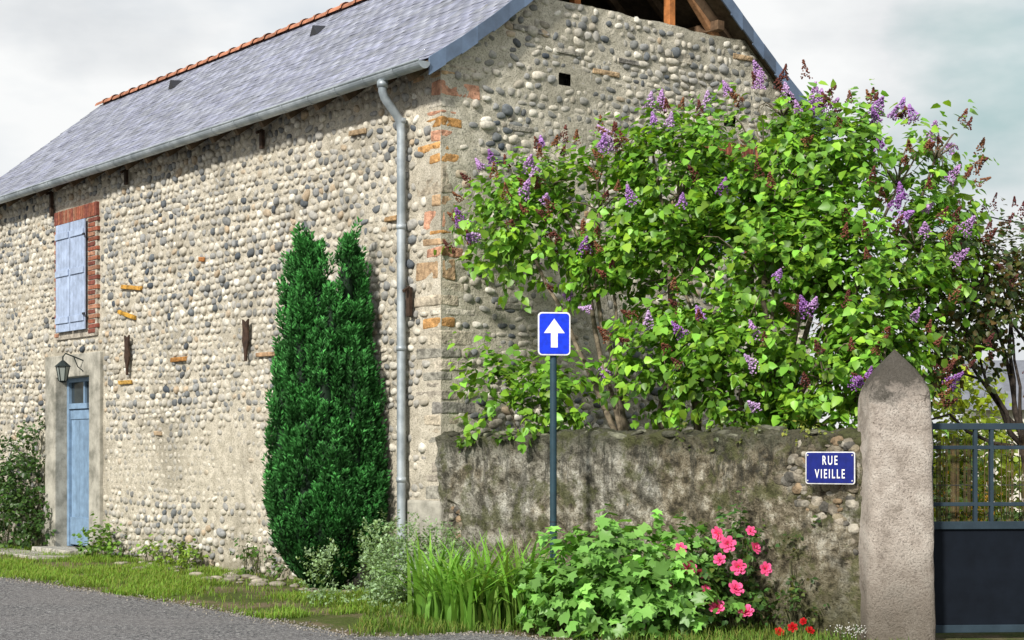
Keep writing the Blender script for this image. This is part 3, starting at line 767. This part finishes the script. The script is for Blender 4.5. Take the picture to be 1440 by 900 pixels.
foliage('foliage',LB,760,9,.086,(.15,.35,.04),parent=LT,twig=.29,inner=.3,hue=(1.7,1.2,.8),gap=.43,lit=.8,droop=.6)
br_=MB(); bc=(.19,.155,.11)
base1=(1.55,15.45,0); fork=[(1.35,15.5,1.5),(1.75,15.4,1.6),(2.1,15.3,1.5),(1.1,15.6,1.4),(2.5,15.1,1.4)]
for f_ in fork: branches(br_,(base1[0]+rng.normal(0,.12),base1[1]+rng.normal(0,.08),-.05),[f_],.055,bc,5,.06,.038)
for b in LB[:20]:
    f_=min(fork,key=lambda q:abs(q[0]-b[0])+.2*rng.random()); 
    branches(br_,f_,[b[:3]],.036,bc,7,.13,.012)
    for k in range(9):
        d=rsph(1)[0]; branches(br_,b[:3],[np.array(b[:3])+d*b[3]*1.1],.011,bc,4,.05,.003)
branches(br_,(.9,15.7,0),[(-.12,16.1,2.1),(.45,15.7,2.0),(.3,15.8,1.7)],.02,bc,6,.1,.004)
br_.build('branches',m_bark,LT,smooth=True)
flo_v=np.array([(1,0,0),(-1,0,0),(0,1,0),(0,-1,0),(0,0,1),(0,0,-1)],float)*.5
flo_f=np.array([(0,2,4),(2,1,4),(1,3,4),(3,0,4),(2,0,5),(1,2,5),(3,1,5),(0,3,5)])
def panicles(name,pos,dirs,Ls,cols,n=85,fs=.016,parent=None,rad=.05):
    T=[];c=[];S=[]
    for p,d,L_,cl in zip(pos,dirs,Ls,cols):
        f_=rng.random(n)**.8; r=rad*(L_/.17)*(1.05-f_)*rng.uniform(.5,1,n); dd=nrm(np.array(d,float)[None])[0]
        v=nrm(np.cross(dd,rsph(n))); T.append(np.array(p)+dd*L_*f_[:,None]+v*r[:,None]); c.append(np.array(cl)*rng.uniform(.6,1.4,(n,1))); S.append(rng.uniform(.7,1.3,n)*fs)
    T=np.concatenate(T);c=np.concatenate(c);S=np.concatenate(S)
    return inst_mesh(name,flo_v,flo_f,orient(rsph(len(T)),rsph(len(T))+.01,S),T,c,m_petal,parent)
def crown_pts(blobs,n,front=.88,ext=1.15,add=.16):
    out=[];dr=[]
    while len(out)<n:
        b=blobs[rng.integers(len(blobs))]
        d=rsph(1)[0]
        if d[1]>.1 and rng.random()<front: continue
        if d[2]<-.4: continue
        p=np.array(b[:3])+d*(b[3]*ext+add)
        if any(np.linalg.norm(p-np.array(q[:3]))<q[3]*1.08 for q in blobs): continue
        out.append(p); dr.append(nrm((d*.7+np.array((0,-.1,.7))+rng.normal(0,.25,3))[None])[0])
    return out,dr
p1,d1=crown_pts(LB[:20],72); p2,d2=crown_pts(LB[:20],130)
purple=[(.45,.24,.60),(.52,.31,.62),(.34,.15,.46),(.58,.40,.68)]
panicles('blossoms',p1,d1,rng.uniform(.11,.21,len(p1)),[purple[rng.integers(4)] for _ in p1],n=130,fs=.021,parent=LT,rad=.07)
brn=[(.20,.07,.045),(.15,.05,.04),(.25,.11,.055)]
panicles('faded_blossoms',p2,d2,rng.uniform(.10,.19,len(p2)),[brn[rng.integers(3)] for _ in p2],n=80,fs=.018,parent=LT,rad=.06)

# darker tree beside the gate
PT=empty('plum_tree')
PB=[(4.05,15.5,3.30,.42),(4.45,15.5,3.10,.48),(4.1,15.4,2.72,.44),(4.75,15.6,2.78,.45),(4.75,15.5,3.2,.36),(5.2,15.7,3.1,.55),(5.7,15.7,2.6,.55),(3.8,15.1,2.4,.36),(4.45,15.5,2.45,.28,.8),(5.3,15.7,2.2,.4,.5)]
foliage('foliage',PB,560,8,.062,(.08,.165,.04),parent=PT,twig=.2,hue=(2.2,.6,.8),gap=.38)
mb=MB(); bc2=(.07,.055,.045)
branches(mb,(5.1,15.7,-.05),[(4.9,15.65,1.5),(5.3,15.7,1.6)],.08,bc2,5,.06,.05)
for b in PB: 
    branches(mb,(4.9,15.65,1.5) if b[0]<5 else (5.3,15.7,1.6),[b[:3]],.026,bc2,7,.12,.008)
    for k in range(6): branches(mb,b[:3],[np.array(b[:3])+rsph(1)[0]*b[3]*1.0],.008,bc2,4,.05,.003)
branches(mb,(4.9,15.65,1.5),[(3.7,15.3,1.75)],.022,bc2,7,.15,.005)
mb.build('branches',m_bark,PT,smooth=True)
pp,dd=crown_pts(PB,52); panicles('faded_blossoms',pp,dd,rng.uniform(.1,.2,52),[(.17,.055,.055)]*52,n=60,parent=PT)

# yew : bundle of upright columns with separate tips
YT=empty('yew_tree',(-1.95,17.2,0))
zk=[0,.15,.3,.6,.98,1.58,2.1,2.85,3.3,3.8]; rk=[.12,.22,.42,.61,.62,.565,.53,.495,.475,.46]
pT=[];pD=[];pC=[];pS=[]
def plume(px,py,pz,dirv,Lp,rp,shade,n=54):
    f_=rng.random(n); ax=nrm(np.array(dirv,float)[None])[0]
    v=nrm(np.cross(ax,rsph(n))); rr=rp*np.sin(np.pi*np.clip(f_*.85+.15,0,1))**.7
    pT.append(np.array((px,py,pz))+ax*Lp*f_[:,None]+v*rr[:,None]*rng.uniform(.6,1,(n,1)))
    pD.append(nrm(v*.75+ax*.95+rng.normal(0,.2,(n,3)))); 
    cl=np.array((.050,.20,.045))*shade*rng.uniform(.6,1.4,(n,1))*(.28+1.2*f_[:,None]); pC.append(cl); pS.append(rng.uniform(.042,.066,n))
# (fx, fy, top, column radius)
cols=[(-.86,-.05,3.66,.115),(-.55,-.45,3.80,.115),(-.12,-.40,3.70,.115),(.82,-.05,3.64,.11),(.60,-.35,3.80,.12),(.22,-.6,3.30,.12),(-.62,-.60,3.05,.13),(.70,-.6,2.75,.14),(.0,-.85,2.7,.15),(-.3,-.85,2.2,.15),(.35,-.9,1.9,.15),
      (-.97,-.25,2.4,.13),(1.0,-.25,2.3,.13),(-.78,-.65,1.6,.15),(.85,-.6,1.4,.15),(0,-1.0,1.3,.16),(-.4,-.95,1.1,.15),(.45,-.95,1.1,.15),
      (-.6,.5,3.4,.15),(-.1,.4,3.3,.18),(.6,.5,3.4,.15),(-.9,.4,2.4,.15),(.9,.4,2.4,.15),(0,.9,2.5,.18),(0,0,3.1,.22)]
core=MB()
for (fx,fy,top,cr_) in cols:
    N_=16; zz_=np.linspace(.10,top-.10,N_); pts=[];rd=[]; ph=rng.uniform(0,6)
    hl=math.hypot(fx,fy)
    for z in zz_:
        R_=max(np.interp(z,zk,rk)-cr_*(.95 if hl>.6 else .4),.02)
        pts.append((fx*R_+.025*math.sin(z*2.3+ph),fy*R_*.85,z)); rd.append(cr_*.62*(min(1,(top-z)/.45)**.6)*min(1,.45+z))
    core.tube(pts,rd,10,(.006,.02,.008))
    npl=int((30 if fy<.3 else 12)*top); a0=math.atan2(fy,fx) if hl>.05 else -1.57
    for i in range(npl):
        z=rng.uniform(.05,top-.10); k_i=(z-.10)/(top-.20)*(N_-1); i0=int(np.clip(k_i,0,N_-2)); ff=np.clip(k_i-i0,0,1)
        c0=np.array(pts[i0])*(1-ff)+np.array(pts[i0+1])*ff; r_=rd[i0]*(1-ff)+rd[i0+1]*ff
        th=a0+rng.normal(0,1.1); 
        out=np.array((math.cos(th),math.sin(th),0)); p=c0+out*r_*1.2
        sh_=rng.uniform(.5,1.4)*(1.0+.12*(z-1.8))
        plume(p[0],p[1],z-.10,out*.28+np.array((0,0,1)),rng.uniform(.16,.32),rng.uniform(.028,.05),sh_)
    for i in range(10): 
        p=pts[-1]; plume(p[0]+rng.normal(0,.035),p[1]+rng.normal(0,.035),top-.36+rng.uniform(-.10,.07),rng.normal(0,.08,3)+np.array((0,0,1)),rng.uniform(.2,.3),.035,rng.uniform(.9,1.5))
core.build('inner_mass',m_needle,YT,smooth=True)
sp_v=np.array([(0,0,0),(-.16,.45,.06),(0,1,0),(.16,.45,.06),(0,.45,-.14),(0,.5,.16)],float); sp_f=np.array([(0,3,2),(0,2,1),(0,2,4),(0,5,2)])
pT=np.concatenate(pT);pD=np.concatenate(pD);pC=np.concatenate(pC);pS=np.concatenate(pS); pT[:,2]=np.maximum(pT[:,2],.02)
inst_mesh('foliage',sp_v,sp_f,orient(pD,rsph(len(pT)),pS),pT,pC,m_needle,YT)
mb=MB(); mb.tube([(0,0,-.1),(0,0,.5)],[.12,.09],10,(.1,.06,.04)); mb.build('trunk',m_bark,YT)

def bush(name,blobs,dens,lpt,size,base,stem=True,**kw):
    E=empty(name); foliage('foliage',blobs,dens,lpt,size,base,parent=E,**kw)
    if stem:
        mb=MB()
        for b in blobs:
            for k in range(5): 
                t_=np.array(b[:3])+rsph(1)[0]*b[3]*.75; t_[2]=max(t_[2],.1); branches(mb,(b[0]+rng.normal(0,.04),b[1]+rng.normal(0,.04),-.02),[t_],.006,(.10,.10,.05),4,.04,.003)
        mb.build('stems',m_bark,E)
    return E
bush('snowberry_shrub',[(-1.6,15.75,.26,.34),(-1.25,15.6,.36,.38),(-.9,15.55,.38,.36),(-.62,15.7,.34,.32),(-1.35,15.35,.2,.32),(-.95,15.25,.2,.32),(-.55,15.2,.22,.28)],2800,8,.036,(.24,.37,.14),tv=small_v,tf=small_f,twig=.10,hue=(1.5,1.4,2.2),inner=.6,droop=.1,stem=False,gap=.36)
bush('hibiscus_shrub',[(.50,13.35,.32,.36),(.85,13.3,.46,.38),(1.22,13.3,.42,.36),(.62,13.1,.22,.32),(1.05,13.0,.22,.32),(1.40,13.15,.25,.27),(.35,13.2,.15,.2)],520,6,.108,(.17,.38,.075),tv=lob_v,tf=lob_f,twig=.14,hue=(1.4,1.2,1.4),inner=.55,droop=.7,lit=.5)
RB=[(1.50,13.45,.50,.30),(1.82,13.4,.60,.30),(1.65,13.3,.25,.32),(1.9,13.35,.22,.24,.8),(1.95,13.4,.85,.12,.8)]
rE=bush('rose_bush',RB,700,7,.05,(.065,.18,.035),twig=.15,hue=(1.6,.8,.7))
def rose_tmpl():
    V=[];F=[]
    for lay,(r,tilt,h,np_) in enumerate(((.16,.15,.45,3),(.34,.45,.48,5),(.55,.85,.42,5),(.72,1.2,.30,6))):
        for k in range(np_):
            a=2*math.pi*(k+.5*(lay%2))/np_; o=len(V)
            for (u,v) in ((-1,0),(1,0),(-1.1,.6),(0,.6),(1.1,.6),(-.6,1),(0,1.08),(.6,1)):
                rad=r*.35+ v*r*(.5+.5*math.sin(tilt)); ang=a+u*.85*(r+.2)*.75/max(r,.3)*.6; z=v*h*(1.1-.35*lay/3)
                V.append((rad*math.cos(ang),rad*math.sin(ang),z-.1*lay/3))
            F+= [(o,o+1,o+3),(o,o+3,o+2),(o+1,o+4,o+3),(o+2,o+3,o+5),(o+3,o+6,o+5),(o+3,o+7,o+6),(o+3,o+4,o+7)]
    return np.array(V,float),np.array(F)
rv,rf=rose_tmpl()
def roses(name,pts,size,cols,parent):
    pts=np.array(pts); n=len(pts); N=nrm(np.array((0,-.75,.45))+rng.normal(0,.35,(n,3)))
    D=nrm(np.cross(N,rsph(n))); M=orient(D,N,size*rng.uniform(.75,1.2,n))
    inst_mesh(name,rv,rf,M,pts,np.array(cols)*rng.uniform(.8,1.15,(n,1)),m_petal,parent)
rp_=[(1.65,13.1,.81),(1.72,13.03,.73),(1.95,13.1,.70),(1.50,13.05,.50),(1.24,12.9,.40),(1.54,12.98,.37),(1.78,13.0,.38),(1.62,12.95,.24),(1.92,13.15,.83),(1.34,12.98,.70),(2.03,13.1,.53),(1.65,13.0,.61),(1.80,13.0,.55),(1.48,12.93,.28),(1.86,13.0,.20),(1.40,12.95,.55)]
roses('blossoms',rp_,.060,[(.85,.13,.34)]*len(rp_),rE)
r2=bush('rose_bush.001',[(2.2,13.0,.14,.18),(2.35,13.0,.2,.18),(2.3,13.15,.5,.16,.7),(2.4,13.1,.75,.12,.7)],600,6,.04,(.06,.14,.03),twig=.12,hue=(1.7,.7,.6))
roses('blossoms',[(2.2,12.82,.09),(2.28,12.80,.14),(2.1,12.85,.05),(2.33,12.8,.07)],.04,[(.5,.01,.015)]*4,r2)
r3=bush('candytuft_plant',[(2.52,12.55,.04,.09),(2.66,12.5,.04,.08)],1500,5,.022,(.07,.14,.03),tv=small_v,tf=small_f,twig=.05,stem=False)
q=rng.normal(0,1,(90,3))*(.07,.04,.022)+np.array((2.6,12.5,.10)); inst_mesh('blossoms',flo_v,flo_f,orient(rsph(90),rsph(90),np.full(90,.012)),q,np.full((90,3),.7),m_petal,r3)
bush('climbing_shrub',[(-7.45,24.45,.45,.45),(-7.3,24.55,.95,.42),(-7.15,24.5,1.45,.30,.9),(-7.7,24.8,1.2,.4),(-8.0,25.1,.7,.5),(-6.95,24.35,1.75,.14,.8),(-7.0,24.2,.25,.28)],750,7,.06,(.05,.12,.025),twig=.2)
bush('wall_weeds',[(-5.50,22.25,.16,.26),(-5.25,21.9,.08,.18),(-5.75,22.5,.1,.2)],700,6,.06,(.12,.26,.035),twig=.15)
bush('wall_weeds.001',[(-4.15,20.65,.12,.2),(-4.35,20.9,.08,.2),(-3.9,20.35,.08,.18),(-4.7,21.3,.06,.15)],800,6,.06,(.17,.30,.04),twig=.14)
bush('wall_weeds.002',[(-3.0,19.2,.16,.2),(-3.15,19.35,.3,.1),(-2.7,18.85,.08,.14)],700,6,.05,(.08,.19,.03),twig=.16)
bush('wall_top_fern',[(-.44,16.05,1.5,.07),(.0,15.6,1.58,.07)],1100,6,.06,(.12,.28,.03),twig=.08,stem=False)
bush('wall_top_fern.001',[(2.42,13.25,1.60,.11),(2.55,13.1,1.52,.10),(2.3,13.4,1.64,.09)],1500,6,.03,(.22,.28,.06),twig=.08,stem=False)
bush('wall_top_fern.002',[(1.45,14.15,1.62,.09),(1.75,13.9,1.60,.10),(2.0,13.62,1.63,.08)],1100,6,.035,(.12,.16,.05),twig=.1,stem=False)

def blades(name,pts,L0,L1,wd,base,lean,parent=None,seg=5,mat=m_grass,var=.4,yel=.8):
    n=len(pts); L_=rng.uniform(L0,L1,n); a=rng.uniform(0,2*math.pi,n); ln=rng.uniform(*lean,n)
    dx=np.cos(a);dy=np.sin(a); px_=-dy;py_=dx; V=np.zeros((n,(seg+1)*2,3))
    for k in range(seg+1):
        f_=k/seg; bend=ln*(f_**1.8); z=L_*(f_*np.cos(bend*.7)); r=L_*f_*np.sin(bend*.9)
        w_=wd*(1-f_**2.2)*.5+.0006
        for s_,o in ((-1,0),(1,1)):
            V[:,2*k+o,0]=pts[:,0]+dx*r+px_*w_*s_; V[:,2*k+o,1]=pts[:,1]+dy*r+py_*w_*s_; V[:,2*k+o,2]=pts[:,2]+z
    f0=np.array([(2*k,2*k+1,2*k+3,2*k+2) for k in range(seg)]); F=(f0[None]+(np.arange(n)*(seg+1)*2)[:,None,None]).reshape(-1,4)
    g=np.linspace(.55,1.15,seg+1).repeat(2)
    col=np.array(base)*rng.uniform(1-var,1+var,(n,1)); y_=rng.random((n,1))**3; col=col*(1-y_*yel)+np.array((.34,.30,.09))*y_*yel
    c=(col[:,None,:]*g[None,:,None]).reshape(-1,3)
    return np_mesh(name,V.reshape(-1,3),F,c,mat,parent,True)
cl=[(-.78,14.3),(-.62,14.0),(-.45,14.3),(-.3,13.95),(-.15,14.15),(-.02,13.85),(.15,14.0),(.12,13.7),(-.5,13.75),(.28,13.75),(-.2,13.65),(-.35,13.5),(.0,13.5)]
P=[]
for cx0,cy0 in cl:
    q=np.zeros((30,3)); q[:,0]=cx0+rng.normal(0,.07,30); q[:,1]=cy0+rng.normal(0,.05,30); P.append(q)
blades('iris_clump',np.concatenate(P),.42,.84,.040,(.18,.40,.05),(.15,1.6),var=.32,yel=.3)

n=230000; xl=rng.uniform(-13,.9,n); yl=rng.uniform(-4.5,-.02,n)
Pw=house_to_world(np.stack([xl,yl,np.zeros(n)],1)); ok=~in_poly(Pw+rng.normal(0,.03,Pw.shape),road_poly)
g=fbm(Pw[:,0]*1.1,Pw[:,1]*1.1,90); g2=fbm(Pw[:,0]*4,Pw[:,1]*4,95)
dens=np.clip((.60-g)*5,0.08,1)*np.clip((g2-.30)*4,.10,1); ok&=rng.random(n)<dens; Pw=Pw[ok]
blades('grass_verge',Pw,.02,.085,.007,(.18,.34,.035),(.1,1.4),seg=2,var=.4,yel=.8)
n=26000; Pw=np.stack([rng.uniform(-1.3,3,n),rng.uniform(12,16.4,n),np.zeros(n)],1); ok=~in_poly(Pw,road_poly)
dd_=(Pw[:,0]+.70)*.727+(Pw[:,1]-16.36)*.686; ok&=(dd_<-.03); g=fbm(Pw[:,0]*2,Pw[:,1]*2,97); ok&=rng.random(n)<np.clip((g-.35)*4,0.05,1)
blades('grass_tufts',Pw[ok],.03,.11,.007,(.12,.24,.03),(.1,1.2),seg=2)
n=9000; Pw=np.stack([rng.uniform(3,14,n),rng.uniform(13.3,30,n),np.zeros(n)],1)
blades('garden_grass',Pw,.05,.15,.012,(.10,.20,.03),(.1,1.2),seg=2)
gp_=[];E_=np.array(edge[1:14])
for a,b in zip(E_[:-1],E_[1:]):
    m=int(np.linalg.norm(b-a)*170); f_=rng.random((m,1)); gp_.append(a+(b-a)*f_+rng.normal(0,.10,(m,2)))
gp_=np.concatenate(gp_); n=len(gp_); s_=rng.uniform(.003,.013,n)
T=np.concatenate([gp_,np.full((n,1),.008)],1)
inst_mesh('gravel',iv,itf,orient(rsph(n),rsph(n),np.stack([s_,s_*.8,s_*.6],1)),T,np.array([(.25,.23,.20)])*rng.uniform(.4,1.4,(n,1)),m_stone,None,True)
n=60; xl=rng.uniform(-6.5,-.7,n); yl=rng.uniform(-.85,-.12,n); T=house_to_world(np.stack([xl,yl,np.full(n,.01)],1)); s_=rng.uniform(.03,.12,n)
M=np.zeros((n,3,3)); aa=rng.uniform(0,6.3,n); M[:,0,0]=np.cos(aa)*s_;M[:,0,1]=-np.sin(aa)*s_*.7;M[:,1,0]=np.sin(aa)*s_;M[:,1,1]=np.cos(aa)*s_*.7;M[:,2,2]=s_*.3
inst_mesh('footing_stones',iv,itf,M,T,np.array([(.3,.27,.22)])*rng.uniform(.6,1.3,(n,1)),m_stone,None,True)

# background beyond the gate
bush('hedge',[(x,26+rng.uniform(-.5,.5),z,.9) for x in np.arange(5.5,22,1.3) for z in (.5,1.0)],60,7,.14,(.08,.17,.025),stem=False,twig=.3)
bush('golden_shrub',[(5.35,19.5,2.1,.40),(5.1,19.3,1.3,.55),(5.7,19.6,1.3,.45),(5.3,19.3,.6,.55),(4.85,19.2,1.9,.38)],420,7,.08,(.27,.38,.03),twig=.25)
bush('forsythia_shrub',[(4.55,16.6,1.1,.28),(4.6,16.6,.7,.3),(4.4,16.5,.4,.25)],500,7,.04,(.50,.31,.02),tv=small_v,tf=small_f,twig=.2)
bush('garden_shrub',[(3.9,15.0,.6,.4),(3.9,15.1,1.15,.35),(5.1,15.3,.7,.45),(5.6,15.6,1.2,.4)],300,7,.06,(.05,.10,.025),twig=.22)
NH=empty('neighbour_house',(14.5,40,0),-.2); mb=MB()
mb.box(-3.2,5,-2,2,0,2.5,(.6,.57,.5)); mb.build('walls',m_paint,NH)
mb=MB(); c_=(.16,.17,.20)
mb.add([(-3.5,-2.3,2.42),(5.3,-2.3,2.42),(5.3,0,3.7),(-3.5,0,3.7),(-3.5,2.3,2.42),(5.3,2.3,2.42)],[(0,1,2,3),(3,2,5,4)],c_); mb.add([(-3.2,-2,2.45),(-3.2,2,2.45),(-3.2,0,3.6)],[(0,1,2)],(.5,.48,.42)); mb.build('roof',m_slate,NH)
mb=MB(); mb.box(-1.5,-.6,-2.03,-2,.9,2.0,(.2,.25,.35)); mb.box(1.5,2.4,-2.03,-2,.9,2.0,(.2,.25,.35)); mb.build('windows',m_paint,NH)
UP=empty('utility_pole',(11,24,0)); mb=MB(); mb.tube([(0,0,0),(0,0,6.4)],[.13,.09],12,(.16,.12,.08)); mb.box(-.5,.5,-.04,.04,5.8,5.9,(.15,.11,.08)); mb.build('pole',m_bark,UP)
a=house_to_world([[.08,5.3,5.3]])[0]; b=np.array((11,24,5.85)); mb=MB(); pts=[]
for i in range(25):
    f_=i/24; p=a+(b-a)*f_; p[2]-=1.1*math.sin(math.pi*f_); pts.append(p)
mb.tube(pts,.009,5,(.02,.02,.02)); mb.build('overhead_wire',m_iron)
print('done')
